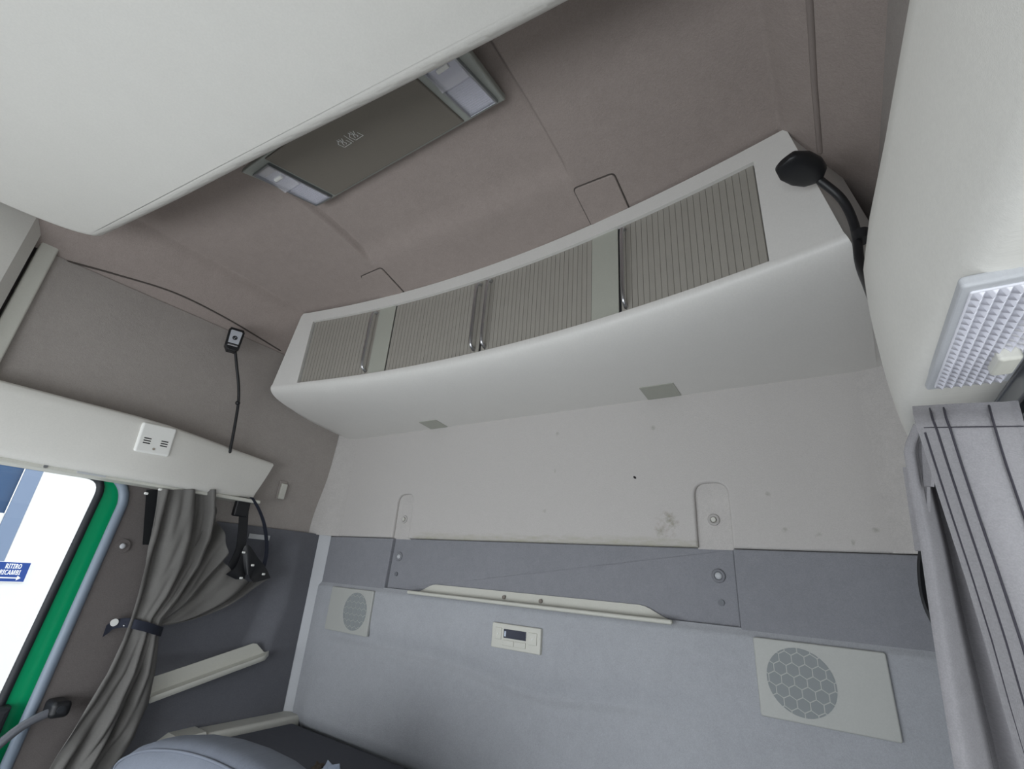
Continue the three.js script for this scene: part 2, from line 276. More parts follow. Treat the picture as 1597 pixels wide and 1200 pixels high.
// ceiling: dome with stepped middle, coved sides down to the seam
const ceilingY = (x, z) => {
  const a = Math.abs(x), t = clamp((z - 0.36) / 0.42, -1, 1.6), rise = t < 0 ? 0.05 * t : 0.085 * (1 - Math.pow(1 - Math.min(t, 1), 1.6)) + 0.02 * Math.max(0, t - 1);
  const dome = 1 - 0.85 * Math.pow(Math.min(a, 0.9) / 0.9, 3);
  let y = 2.305 + rise * dome + 0.02 * sstep(0.4, 0.388, a) * sstep(0.5, 0.56, z);
  if (a > 0.88) { const s = clamp((a - 0.88) / 0.16, 0, 1); y = lerp(y, 2.158, Math.pow(s, 0.8)); }
  return y;
};
{
  const c = structure(group('ceiling'), 'taupe felt headliner with stepped middle section', 'ceiling');
  const xs = []; for (let i = 0; i <= 240; i++) xs.push(-1.045 + 2.09 * i / 240);
  mesh('headliner', sheet((u, v) => { const x = lerp(-1.035, 1.035, u), z = lerp(-0.02, FRONT, v); return V(x, ceilingY(x, z), z); }, 420, 110, 0.02, ['x', 'z']), M.headliner, c);
  mesh('roof_skin', boxAt(-1.14, 1.14, ROOF - 0.03, ROOF + 0.03, -0.12, FRONT + 0.06, 0.003, ['x', 'z']), M.headliner, c);
  const seamM = plain(sr(78, 72, 68), 'dark seam and gap shade', 0.9);
  // seam beads where headliner and wall felt meet
  for (const q of [-1, 1]) { const pts = (q < 0 ? [[95, 405], [180, 428], [270, 456], [350, 495], [437, 547]] : [[1259, -60], [1265, 30], [1270, 120], [1279, 236]]).map(([a, b]) => { // where the line of sight meets the felt
      let lo = 1.9, hi = 2.6; for (let k = 0; k < 40; k++) { const y = (lo + hi) / 2, p = at(a, b, 'y', y); if (Math.abs(p.x) < 1.035 && y < ceilingY(p.x, p.z)) lo = y; else hi = y; } return at(a, b, 'y', lo); }); mesh('seam', capTube(pts, q < 0 ? 0.0032 : 0.006, 60, 8), q < 0 ? seamM : M.headliner, c); }
  // two removable felt tabs against the cupboard
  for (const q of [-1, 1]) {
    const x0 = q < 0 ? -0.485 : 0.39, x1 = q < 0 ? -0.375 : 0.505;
    mesh('tab_gap_shade', plate(roundRect(x0 - 0.0028, 0.36, x1 + 0.0028, 0.4848, [0.004, 0.004, 0.014, 0.014]), 0.004, 0.001, (a, b, d) => V(a, ceilingY(a, b) - d + 0.0022, b), [], ['x', 'z']), seamM, c);  // slightly larger dark plate, its colour painting the shade round the tab
    mesh('cover_tab', plate(roundRect(x0, 0.365, x1, 0.482, [0.004, 0.004, 0.012, 0.012]), 0.006, 0.002, (a, b, d) => V(a, ceilingY(a, b) - d + 0.001, b), [], ['x', 'z']), M.headliner, c);
  }
}
// front wall with the windscreen
{
  const w = structure(group('wall_front'), 'front of the cab around the windscreen', 'wall');
  const hole = roundRect(-0.98, 0.6, 0.98, 1.38, 0.06, THREE.Path);
  mesh('windscreen_surround', plate([[-1.14, 0], [1.14, 0], [1.14, ROOF], [-1.14, ROOF]], 0.05, 0.004, (a, b, d) => V(a, b, FRONT + 0.05 - d), [hole]), M.sideDark, w);
  structure(mesh('window_2', boxAt(-1.0, 1.0, 0.58, 1.4, FRONT + 0.02, FRONT + 0.026, 0.001), M.glass), 'windscreen at the front of the cab', 'window');
}

// ---------------------------------------------------------------- rear overhead cupboard
const faceZ = (x) => 0.347 + 0.083 * Math.pow(Math.min(Math.abs(x), 0.97) / 0.82, 2);
{
  const c = group('overhead_cupboard', [0, 1.885, 0]);
  tag(c, 'long light grey overhead cupboard with sliding shutter doors, curved front', 'cupboard');
  const Y0 = 1.885, put = (g) => g.translate(0, -Y0, 0);
  const xb = 0.952, xt = 0.89, NX = 64;
  const endX = (y, s) => s * lerp(xb, xt, clamp((y - 1.95) / 0.35, -0.25, 1));
  // profile from the wall along the underside, round the lip, up to the door sill
  const lower = (x, k) => { // from the rear wall (k = 0) round the belly to the door sill (k = 1)
    const zf = faceZ(x), t = 1 - k, a = t * t * t, b = 3 * t * t * k, c2 = 3 * t * k * k, d = k * k * k;
    return [a * 1.886 + b * 1.908 + c2 * 1.922 + d * 1.984, a * 0 + b * 0.22 + c2 * (zf + 0.014) + d * zf];
  };
  const body = [];
  body.push(sheet((u, v) => { const s = lerp(-1, 1, u), [y, z] = lower(s * xb, v); return V(s * Math.abs(endX(y, 1)) + s * 0.03 * (1 - v), y, z); }, NX, 48, 0.006, ['x', 'z']));
  // rails and cheeks round the doors
  const fz = (x) => faceZ(x) + 0.0;
  const strip = (x0, x1, y0, y1, off = 0) => sheet((u, v) => { const y = lerp(y0(u), y1(u), v), x = lerp(x0(y), x1(y), u); return V(x, y, fz(x) + off); }, 48, 6, 0.02);
  body.push(strip((y) => endX(y, -1), (y) => endX(y, 1), () => 2.258, () => 2.303));
  body.push(strip((y) => endX(y, -1), () => -0.82, () => 1.978, () => 2.26));
  body.push(strip(() => 0.818, (y) => endX(y, 1), () => 1.978, () => 2.26));
  // top, back of the recess, ends
  body.push(sheet((u, v) => { const x = lerp(-xt, xt, u); return V(x, 2.303 - 0.002 * v, lerp(fz(x), 0, v)); }, 32, 4, 0.006, ['x', 'z']));
  body.push(sheet((u, v) => { const x = lerp(-0.9, 0.9, u); return V(x, lerp(1.975, 2.27, v), faceZ(x) - 0.04); }, 48, 2, 0.006));
  for (const s of [-1, 1]) body.push(sheet((u, v) => {
    let x, y, z; if (v < 0.5) { [y, z] = lower(s * xb, v * 2); x = Math.abs(endX(y, 1)) + 0.03 * (1 - v * 2); } else { y = lerp(1.984, 2.303, v * 2 - 1); x = Math.abs(endX(y, 1)); z = fz(x); }
    return V(s * (x + 0.07 * u), y + 0.004 * u, z - 0.006 - 0.1 * u * sstep(0, 0.1, z));
  }, 4, 60, s < 0 ? -0.005 : 0.005, ['z', 'y']));
  mesh('body', put(mergeGeometries(body)), M.cream, c);
  // doors: curved shutters of upright slats
  const slatG = (x, w) => { const h = 0.279, r = fz(x) - 0.013, ang = -Math.atan2(fz(x + 0.01) - fz(x - 0.01), 0.02); return { x, z: r, ang, w, h }; };
  const slatGeo = (w) => new RoundedBoxGeometry(w - 0.0009, 0.279, 0.006, 1, 0.0009);
  const slatUV = planarUV(slatGeo(0.0155));
  const tones = [0, 1, 2].map((k) => { const m = M.door.clone(); m.color = M.door.color.clone().multiplyScalar([1, 0.985, 1.012][k]); m.name = 'grey shutter slat'; return m; });
  let n = 0;
  const shutter = (x0, x1, handleX) => {
    const d = new THREE.Group(); d.name = 'shutter_door'; c.add(d);
    const cnt = Math.round((x1 - x0) / 0.0155), w = (x1 - x0) / cnt;
    for (let i = 0; i < cnt; i++) { const s = slatG(x0 + (i + 0.5) * w, w), m = mesh('slat', slatUV, tones[(n++ * 7 + i) % 3], d); m.scale.x = w / 0.0155; m.position.set(s.x, 2.119 - Y0, s.z); m.rotation.y = s.ang; }
    mesh('backing', put(sheet((u, v) => { const x = lerp(x0, x1, u); return V(x, lerp(1.979, 2.259, v), fz(x) - 0.0118); }, 24, 2, 0.002)), M.door, d);
    const z = fz(handleX), pts = [V(handleX, 2.243, z - 0.01), V(handleX, 2.236, z + 0.006), V(handleX, 2.222, z + 0.012), V(handleX, 2.12, z + 0.0135), V(handleX, 2.024, z + 0.012), V(handleX, 2.008, z + 0.007), V(handleX, 1.998, z - 0.01)];
    mesh('handle', put(tube(pts, 0.0052, 40, 10)), M.chrome, d); 
    return d;
  };
  const solid = (x0, x1) => mesh('end_panel', put(sheet((u, v) => { const x = lerp(x0, x1, u); return V(x, lerp(1.98, 2.258, v), fz(x) - 0.0085); }, 10, 2, 0.005)), M.doorStrip, c);
  shutter(-0.818, -0.487, -0.497); solid(-0.486, -0.408);
  shutter(-0.404, -0.004, -0.022); shutter(0.004, 0.388, 0.021); solid(0.389, 0.469); shutter(0.476, 0.816, 0.489);
  for (const x of [-0.406, 0, 0.4725]) mesh('door_gap', put(boxAt(x - 0.0035, x + 0.0035, 1.981, 2.257, fz(x) - 0.03, fz(x) - 0.012, 0.001)), M.black, c);
  // small flaps let into the underside by the wall
  for (const [a, b, z1] of [[-0.49, -0.4, 0.075], [0.42, 0.52, 0.085]]) {
    mesh('flap', put(sheet((u, v) => { const x = lerp(a, b, u) , z = lerp(0.002, z1, v); let k = 0; while (k < 1 && lower(x, k)[1] < z) k += 0.002; return V(x, lower(x, k)[0] - 0.0022, z); }, 6, 6, 0.003, ['x', 'z'])), M.doorStrip, c);
  }
}

// ---------------------------------------------------------------- ceiling lamp bar
{
  const c = group('ceiling_lamp', [0, 2.36, 0.86]);
  tag(c, 'taupe ceiling lamp panel with a clear reading light at each end', 'lamp');
  // plane of the fitting: rear edge at the headliner, front edge lower
  const yz = (z) => 2.385 - 0.25 * (z - 0.765);
  const lay = (h) => (a, b, d) => V(a, yz(b) - d + h - 2.36, b - 0.86);
  mesh('housing', plate([[-0.352, 0.766], [0.352, 0.766], [0.372, 0.99], [-0.372, 0.99]], 0.016, 0.005, lay(0.012), [], ['x', 'z']), M.barFrame, c);
  mesh('panel', plate([[-0.262, 0.776], [0.236, 0.776], [0.236, 0.985], [-0.262, 0.985]], 0.008, 0.003, lay(-0.003), [], ['x', 'z']), M.bar, c);
  const refl = plain(sr(226, 226, 232), 'silver reflector', 0.25, 0.55);
  for (const q of [-1, 1]) {
    const x0 = q < 0 ? -0.345 : 0.262, x1 = q < 0 ? -0.275 : 0.338;
    const w = new THREE.Group(); w.name = 'light_window'; c.add(w);
    mesh('reflector', plate([[x0, 0.782], [x1, 0.782], [x1, 0.965], [x0, 0.965]], 0.003, 0.001, lay(-0.004), [], ['x', 'z']), refl, w);
    // ribbed clear lens in two fields
    for (const [z0, z1, ribs] of [[0.782, 0.868, 14], [0.874, 0.965, 0]]) {
      const g = []; const n = ribs || 1;
      for (let i = 0; i < n; i++) { const a = lerp(z0, z1, i / n), b = lerp(z0, z1, (i + 1) / n), m = (a + b) / 2; const k = box(x1 - x0, 0.004, (b - a) * 0.92, 0.0015).translate((x0 + x1) / 2, yz(m) - 0.0105 - 2.36, m - 0.86); g.push(k); }
      mesh('lens', mergeGeometries(g), M.lens, w);
    }
    const rim = [[x0 - 0.003, x0 + 0.002, 0.778, 0.97], [x1 - 0.002, x1 + 0.003, 0.778, 0.97], [x0, x1, 0.777, 0.782], [x0, x1, 0.965, 0.97]].map(([a, b, z0, z1]) => plate([[a, z0], [b, z0], [b, z1], [a, z1]], 0.009, 0.001, lay(-0.006), [], ['x', 'z']));
    mesh('bezel', mergeGeometries(rim), M.steel, w);
    const bz = 0.92; mesh('bulb', new THREE.CylinderGeometry(0.006, 0.006, 0.03, 12).rotateZ(Math.PI / 2).translate((x0 + x1) / 2, yz(bz) - 0.009 - 2.36, bz - 0.86), M.white, w);
  }
  // printed symbols: hand over rays, twice
  const cv = document.createElement('canvas'); cv.width = 256; cv.height = 128; const g = cv.getContext('2d'); g.clearRect(0, 0, 256, 128); g.strokeStyle = '#fff'; g.lineWidth = 6; g.lineJoin = 'round';
  for (const ox of [0, 134]) { g.beginPath(); g.moveTo(ox + 22, 108); g.lineTo(ox + 12, 58); g.lineTo(ox + 40, 34); g.stroke(); g.beginPath(); g.moveTo(ox + 22, 108); g.lineTo(ox + 106, 108); g.lineTo(ox + 96, 60); g.stroke(); g.beginPath(); g.moveTo(ox + 40, 92); g.quadraticCurveTo(ox + 44, 62, ox + 62, 58); g.lineTo(ox + 74, 84); g.lineTo(ox + 60, 94); g.moveTo(ox + 62, 58); g.lineTo(ox + 58, 22); g.moveTo(ox + 70, 60); g.lineTo(ox + 86, 30); g.moveTo(ox + 52, 58); g.lineTo(ox + 36, 22); g.stroke(); }
  g.beginPath(); g.moveTo(126, 20); g.lineTo(126, 112); g.stroke();
  const t = new THREE.CanvasTexture(cv); t.colorSpace = THREE.SRGBColorSpace; t.anisotropy = 8;
  const pm = new THREE.MeshStandardMaterial({ color: sr(225, 225, 222), roughness: 0.6, map: t, transparent: true, alphaTest: 0, polygonOffset: true, polygonOffsetFactor: -1 }); pm.name = 'white print';
  const p0 = at(546, 208, 'y', 2.355), pg = new THREE.PlaneGeometry(0.084, 0.042), pr = mesh('symbol_print', pg, pm, c);
  pr.rotation.set(Math.PI / 2 - Math.atan(0.25) * -1, 0, 0); pr.position.set(p0.x, yz(p0.z) - 0.0118 - 2.36, p0.z - 0.86);
}

// ---------------------------------------------------------------- overhead shelf over the windscreen
{
  const Y = 2.16, e = [[150, 380], [270, 327], [400, 262], [600, 165], [798, 66], [925, 0]].map(([x, y]) => at(x, y, 'y', Y));
  const s = new THREE.Shape(), l0 = at(0, 322, 'y', Y), cr = e[0];
  s.moveTo(l0.x - 0.02, FRONT - 0.02); s.lineTo(l0.x - 0.005, l0.z); s.quadraticCurveTo(cr.x - 0.035, cr.z + 0.03, cr.x + 0.03, cr.z - 0.008);
  s.splineThru(e.slice(1).map((p) => new THREE.Vector2(p.x, p.z)).concat([new THREE.Vector2(0.82, 0.955), new THREE.Vector2(0.93, 0.98)]));
  s.quadraticCurveTo(0.99, 1.0, 0.985, 1.08); s.lineTo(0.985, FRONT - 0.02); s.closePath();
  let g = new THREE.ExtrudeGeometry(s, { depth: 0.09, bevelEnabled: true, bevelThickness: 0.05, bevelSize: 0.035, bevelOffset: -0.035, bevelSegments: 8, curveSegments: 24 });
  g = toCreasedNormals(g, 0.5);
  g.rotateX(Math.PI / 2).translate(0, Y + 0.14, 0); planarUV(g, 'x', 'z');
  tag(mesh('overhead_shelf', g, M.shelf), 'large smooth off white overhead shelf in front of the ceiling lamp', 'shelf');
}

// ---------------------------------------------------------------- side consoles above the doors
function console_(q) {
  const Z = [[1.95, 0.955, 1.742, 1.545], [1.3, 0.955, 1.742, 1.545], [1.1, 0.951, 1.74, 1.543], [0.95, 0.94, 1.737, 1.541], [0.85, 0.931, 1.735, 1.54], [0.757, 0.926, 1.73, 1.54], [0.65, 0.938, 1.722, 1.54], [0.5, 0.962, 1.71, 1.541], [0.37, 0.985, 1.7, 1.543]];
  const loops = Z.map(([z, x, yt, yb], k) => {
    const L = [], add = (a, b, dz = 0) => L.push(V(q * a, b, z + dz)), last = k === Z.length - 1 ? 1 : 0, top = -0.025 * last, bot = 0.02 * last;
    add(1.055, yt, top); add(x + 0.03, yt, top); add(x + 0.01, yt - 0.003, top); add(x, yt - 0.012, top);
    for (let i = 1; i < 8; i++) { const t = i / 8; add(x - 0.004 * Math.sin(t * Math.PI), lerp(yt - 0.012, yb + 0.02, t), lerp(top, bot, t)); }
    add(x, yb + 0.02, bot); add(x + 0.0035, yb + 0.008, bot); add(x + 0.011, yb + 0.001, bot); add(x + 0.022, yb, bot); add(1.055, yb, bot);
    return q < 0 ? L.reverse() : L;
  });
  return loft(loops, ['z', 'y']);
}
tag(mesh('overhead_console', console_(-1), M.shelf), 'long off white console above the bright door window, carrying the vented alarm', 'console');
tag(mesh('overhead_console', console_(1), M.shelf), 'off white console with prism lamp underneath, above the wide curtain', 'console');
{ // thin ledge, slots and lamp rail under the far console
  const r = group('window_blind_rail', [-1.0, 1.533, 0.8]);
  tag(r, 'ivory rail under the console along the top of the bright window', 'rail');
  const put = (g) => g.translate(1.0, -1.533, -0.8);
  mesh('rail', put(boxAt(-1.045, -0.962, 1.532, 1.545, 0.37, 1.9, 0.004, ['z', 'x'])), M.ivory, r);
  mesh('slot', put(boxAt(-0.9625, -0.96, 1.535, 1.541, 0.86, 0.93, 0.001)), M.stripGrey, r);
  mesh('screw', put(new THREE.CylinderGeometry(0.005, 0.005, 0.004, 12).rotateZ(Math.PI / 2).translate(-0.962, 1.5385, 1.0)), M.steel, r);
}
{ // alarm on the far console
  const p = at(243, 686, 'x', -0.925), g = group('gas_alarm', [-0.93, p.y, p.z]);
  tag(g, 'small off white alarm box with two sets of vents on the console', 'alarm');
  const top = 0.004;
  mesh('housing', box(0.016, 0.094, 0.098, 0.007, 3).translate(0.004, 0, 0), M.white, g);
  for (const dz of [0.024, -0.024]) for (let k = 0; k < 3; k++) mesh('vent_slot', box(0.002, 0.0035, 0.02, 0.0008).translate(0.0118, -0.002 - k * 0.0075, dz), M.black, g);
  mesh('sensor_hole', new THREE.CylinderGeometry(0.004, 0.004, 0.002, 14).rotateZ(Math.PI / 2).translate(0.0118, -0.031, 0), plain(sr(160, 150, 138), 'beige plug', 0.6), g);
  g.rotation.x = 0.03;
}
{ // coat hook on the far wall
  const p = at(440, 765, 'x', -1.04), g = group('coat_hook', [-1.043, p.y, p.z]);
  tag(g, 'small folding ivory coat hook on the wall felt beside the console end', 'hook');
  mesh('base', box(0.006, 0.075, 0.034, 0.003).translate(0.0, 0, 0), M.wallSide, g);
  const f = mesh('flap', box(0.012, 0.062, 0.026, 0.004).translate(0.009, -0.004, 0), M.ivory, g); f.rotation.z = -0.08;
}

// ---------------------------------------------------------------- gooseneck lamps
{ // far lamp
  const x = -0.955, b = at(361, 697, 'x', x), pts = [[361, 697], [367, 660], [372, 625], [372, 600], [369, 570], [367, 548]].map(([a, c]) => at(a, c, 'x', x));
  const g = group('reading_lamp', b.toArray()); tag(g, 'thin gooseneck lamp with a silver badge on its head, above the alarm console', 'lamp');
  const put = (q) => q.translate(-b.x, -b.y, -b.z);
  pts[0].y -= 0.02;
  mesh('neck', put(capTube(pts, 0.0052, 40, 10)), M.black, g);
  mesh('collar', put(new THREE.SphereGeometry(0.0088, 14, 10).translate(pts[2].x, pts[2].y - 0.01, pts[2].z)), M.black, g);
  const hc = at(365, 531, 'x', x), head = new THREE.Group(); head.name = 'head'; g.add(head); head.position.set(hc.x - b.x, hc.y - b.y, hc.z - b.z); head.rotation.y = -0.35;
  mesh('shell', plate([[-0.022, 0.046], [-0.027, 0.036], [-0.025, -0.03], [-0.014, -0.048], [0.014, -0.048], [0.025, -0.03], [0.027, 0.036], [0.022, 0.046]], 0.028, 0.006, (a, c, d) => V(d - 0.014, c, -a)), M.black, head);
  mesh('badge_plate', plate([[-0.017, 0.034], [-0.0195, 0.03], [-0.0175, -0.018], [0.0175, -0.018], [0.0195, 0.03], [0.017, 0.034]], 0.003, 0.001, (a, c, d) => V(0.0135 + d, c, -a)), plain(sr(200, 204, 212), 'silver badge', 0.35, 0.3), head);
  mesh('emblem', new THREE.TorusGeometry(0.0065, 0.002, 8, 20).rotateY(Math.PI / 2).translate(0.0165, 0.004, 0), M.black, head);
  mesh('emblem_bar', box(0.002, 0.004, 0.011, 0.0008).rotateX(-0.7).translate(0.0165, 0.004, 0), M.black, head);
  mesh('switch_bar', box(0.004, 0.006, 0.034, 0.0015).translate(0.0145, -0.026, 0), M.chrome, head);
}
{ // near lamp, seen from behind its head
  const Yh = 2.1, hc = at(1254, 266, 'y', Yh), base = at(1372, 490, 'y', 1.735);
  const g = group('reading_lamp', base.toArray()); tag(g, 'thick black gooseneck lamp bent over the cupboard corner', 'lamp');
  const put = (q) => q.translate(-base.x, -base.y, -base.z);
  const n0 = at(1277, 280, 'y', 2.095), n1 = at(1312, 310, 'y', 2.05), n2 = at(1332, 350, 'y', 1.99), n3 = at(1341, 410, 'y', 1.9);
  mesh('neck', put(capTube([n0, n1, n2, n3, at(1354, 445, 'y', 1.83), base.clone()], 0.0078, 60, 12)), M.black, g);
  mesh('collar', put(new THREE.CylinderGeometry(0.014, 0.014, 0.02, 16).translate(n2.x + 0.006, n2.y - 0.03, n2.z)), M.black, g);
  const loops = []; const dir = n0.clone().sub(hc).setY(0).normalize(), side = V(-dir.z, 0, dir.x);
  for (const [t, w, h] of [[-0.052, 0.012, 0.006], [-0.047, 0.023, 0.011], [-0.025, 0.033, 0.014], [0.005, 0.033, 0.015], [0.026, 0.026, 0.014], [0.038, 0.012, 0.01], [0.041, 0.006, 0.006]]) {
    const L = []; for (let k = 0; k < 20; k++) { const a = k / 20 * Math.PI * 2, ca = Math.cos(a), sa = Math.sin(a); L.push(hc.clone().addScaledVector(dir, t).addScaledVector(side, w * Math.sign(ca) * Math.pow(Math.abs(ca), 0.7)).add(V(0, h * Math.sign(sa) * Math.pow(Math.abs(sa), 0.7), 0))); } loops.push(L);
  }
  mesh('head', put(loft(loops)), M.black, g);
}

// ---------------------------------------------------------------- things on the rear wall
function clipCircle(poly, cx, cy, r) {
  let p = poly; const n = 40;
  for (let k = 0; k < n; k++) {
    const a = k / n * Math.PI * 2, nx = Math.cos(a), ny = Math.sin(a), o = [], dist = ([x, y]) => r - ((x - cx) * nx + (y - cy) * ny);
    for (let i = 0; i < p.length; i++) { const A = p[i], B = p[(i + 1) % p.length], da = dist(A), db = dist(B); if (da >= 0) o.push(A); if ((da >= 0) !== (db >= 0)) { const t = da / (da - db); o.push([lerp(A[0], B[0], t), lerp(A[1], B[1], t)]); } }
    p = o; if (p.length < 3) return null;
  }
  return p;
}
const cellMat = plain(sr(137, 142, 143), 'grey speaker mesh', 0.8);
function speaker(q, label) {
  const g = group('speaker_cover', [0.7725 * q, 1.1795, 0.014]); tag(g, label, 'speaker');
  mesh('plate', plate(roundRect(-0.1235, -0.0775, 0.1235, 0.0775, 0.006), 0.009, 0.003, (a, b, d) => V(a, b, d)), M.cover, g);
  const cx = -0.037 * q, R = 0.0655, s = 0.0142;
  for (let i = -6; i <= 6; i++) for (let j = -6; j <= 6; j++) {
    const x = cx + s * Math.sqrt(3) * (i + (j & 1 ? 0.5 : 0)) , y = s * 1.5 * j, hex = []; for (let k = 0; k < 6; k++) { const a = Math.PI / 6 + k * Math.PI / 3; hex.push([x + 0.92 * s * Math.cos(a), y + 0.92 * s * Math.sin(a)]); }
    const c = clipCircle(hex, cx, 0, R); if (!c) continue;
    let ar = 0; for (let k = 0; k < c.length; k++) { const A = c[k], B = c[(k + 1) % c.length]; ar += A[0] * B[1] - A[1] * B[0]; } if (Math.abs(ar) < 0.00006) continue;
    mesh('grille_cell', plate(c, 0.001, 0, (a, b, d) => V(a, b, 0.0088 + d)), cellMat, g);
  }
}
speaker(-1, 'ivory speaker cover in the corner by the tied curtain');
speaker(1, 'ivory speaker cover with honeycomb grille beside the wide curtain');
{ // document ledge
  const g = group('document_ledge', [0, 1.268, 0]); tag(g, 'long narrow ivory document ledge across the middle of the rear wall', 'ledge');
  const half = 0.462;
  const prof = (u) => { const t = Math.abs(u); return 0.03 * sstep(1.0, 0.8, t); };
  mesh('back', sheet((u, v) => { const s = lerp(-1, 1, u), x = s * half; return V(x, lerp(0, prof(s) + 0.002, v), 0.0 - 0.008 * v); }, 60, 4, 0.006), M.ivory, g);
  mesh('tray', sheet((u, v) => { const x = lerp(-half, half, u); return V(x, 0.001, lerp(0.03, -0.01, v)); }, 40, 2, 0.006, ['x', 'z']), M.ivory, g);
  mesh('lip', capTube([V(-half, 0, 0.028), V(-half / 2, 0, 0.031), V(0, 0, 0.032), V(half / 2, 0, 0.031), V(half, 0, 0.028)], 0.006, 48, 8), M.ivory, g);
  for (const x of [-0.05, 0.085]) mesh('screw', new THREE.CylinderGeometry(0.006, 0.006, 0.004, 14).rotateX(Math.PI / 2).translate(x - 0.02, 0.015, 0.0), plain(sr(120, 112, 104), 'dull screw', 0.6), g);
}
{ // heater control
  const g = group('heater_control', [-0.002, 1.177, 0.014]); tag(g, 'small ivory control panel with a dark display under the ledge', 'control panel');
  mesh('panel', plate(roundRect(-0.087, -0.034, 0.087, 0.034, 0.004), 0.011, 0.003, (a, b, d) => V(a, b, d)), M.ivory, g);
  const scr = mesh('display', box(0.08, 0.024, 0.003, 0.001).translate(-0.002, 0.008, 0.0112), plain(sr(30, 34, 54), 'dark blue display', 0.2), g);
  mesh('display_mark', box(0.006, 0.014, 0.001, 0.0004).translate(-0.036, 0.007, 0.0129), plain(sr(190, 200, 215), 'pale display segment', 0.4), scr);
  mesh('button', box(0.03, 0.032, 0.005, 0.0015).translate(0.06, 0.004, 0.0112), M.ivory, g);
  mesh('button', box(0.04, 0.015, 0.005, 0.0015).translate(0.018, -0.017, 0.0112), M.ivory, g);
  mesh('button', box(0.04, 0.015, 0.005, 0.0015).translate(-0.024, -0.017, 0.0112), M.ivory, g);
  mesh('button', box(0.024, 0.032, 0.005, 0.0015).translate(-0.062, 0.006, 0.0112), M.ivory, g);
  mesh('lamp_dot', new THREE.SphereGeometry(0.003, 10, 8).translate(0.062, 0.004, 0.0135), M.white, g);
  mesh('lamp_dot', new THREE.SphereGeometry(0.003, 10, 8).translate(-0.062, 0.004, 0.0135), M.white, g);
}

// ---------------------------------------------------------------- bunk, side tray, seat
{
  const m = group('bunk', [0, 0.4, 0.3]); tag(m, 'charcoal bunk mattress against the rear wall', 'bunk');
  mesh('mattress', planarUV(new RoundedBoxGeometry(1.9, 0.15, 0.58, 4, 0.03).translate(0, 0.315, 0.026), 'x', 'z'), M.mattress, m);
  mesh('bunk_box', boxAt(-0.94, 0.94, -0.4, 0.24, -0.25, 0.28, 0.01), M.sideDark, m);
}
{
  const g = group('bunk_side_rail', [-1.0, 0.76, 0.2]); tag(g, 'ivory plastic rail along the side of the mattress', 'rail');
  const put = (k) => k.translate(1.0, -0.76, -0.2);
  mesh('rail', put(boxAt(-1.045, -0.958, 0.74, 0.803, -0.0, 0.345, 0.012, ['z', 'x'])), M.ivory, g);
  mesh('end_cap', put(loft([[0.35, 0.808, -0.95], [0.43, 0.805, -0.95], [0.47, 0.78, -0.962], [0.62, 0.73, -0.975]].map(([z, y, x]) => [V(-1.045, 0.62, z), V(x, 0.62, z), V(x, y - 0.015, z), V(x - 0.012, y, z), V(-1.045, y, z)].reverse()), ['z', 'y'], false)), M.ivory, g);
}
{ // pocket tray on the dark side panel
  const A = at(225, 1090, 'x', -1.03), B = at(417, 1020, 'x', -1.03);
  const g = group('wall_tray', A.toArray()); tag(g, 'slanting ivory pocket tray on the dark side panel behind the curtain', 'tray');
  const dir = B.clone().sub(A), L = dir.length(); dir.normalize(); const up = V(1, 0, 0).cross(dir).multiplyScalar(-1); if (up.y < 0) up.multiplyScalar(-1);
  const pt = (s, h, x) => dir.clone().multiplyScalar(s).addScaledVector(up, h).add(V(x, 0, 0));
  // section: back plate, floor, front lip; the end nearest the rear wall is closed and rounded
  const lip = (s) => 0.034 * sstep(L + 0.001, L - 0.035, s) + 0.004, back = (s) => 0.05 * sstep(L + 0.001, L - 0.05, s) + 0.002;
  mesh('back', sheet((u, v) => pt(u * L, lerp(0, back(u * L), v), -0.004 - 0.0 * v), 30, 3, 0.004, ['z', 'y']), M.ivory, g);
  mesh('floor', sheet((u, v) => pt(u * L, 0.003, lerp(-0.006, lip(u * L), v)), 30, 3, 0.004, ['z', 'x']), M.ivory, g);
  mesh('lip', loft(Array.from({ length: 25 }, (_, k) => { const s = k / 24 * L, x = lip(s); return [pt(s, -0.006, x - 0.004), pt(s, -0.006, x + 0.004), pt(s, 0.01, x + 0.006), pt(s, 0.012, x + 0.001), pt(s, 0.004, x - 0.004)]; }), ['z', 'y']), M.ivory, g);
}
{ // top of the seat back: a rounded slab, its upper outline falling away towards the middle of the cab
  const z0 = 0.72, top = [[214, 1215], [216, 1192], [224, 1172], [244, 1158], [270, 1150], [315, 1149], [355, 1156], [395, 1170], [430, 1188], [460, 1212]].map(([a, b]) => at(a, b, 'z', z0)), O = top[0];
  const g = group('seat', [top[4].x, 0, z0]); tag(g, 'blue grey seat back with a piped seam in front of the bunk', 'seat');
  const sh = new THREE.Shape(); sh.moveTo(top[0].x - O.x, 0); top.forEach((p) => sh.lineTo(p.x - O.x, p.y)); sh.lineTo(top[9].x - O.x, 0); sh.closePath();
  let k = new THREE.ExtrudeGeometry(sh, { depth: 0.03, bevelEnabled: true, bevelThickness: 0.05, bevelSize: 0.05, bevelOffset: -0.05, bevelSegments: 8 });
  k = planarUV(toCreasedNormals(k.translate(O.x - top[4].x, 0, -0.015), 0.9)); mesh('backrest', k, M.seat, g);
  mesh('piping', capTube(top.slice(1, 9).map((p) => V(p.x - top[4].x + 0.006, p.y - 0.014, 0.051)), 0.0028, 40, 6), M.seat, g);
}
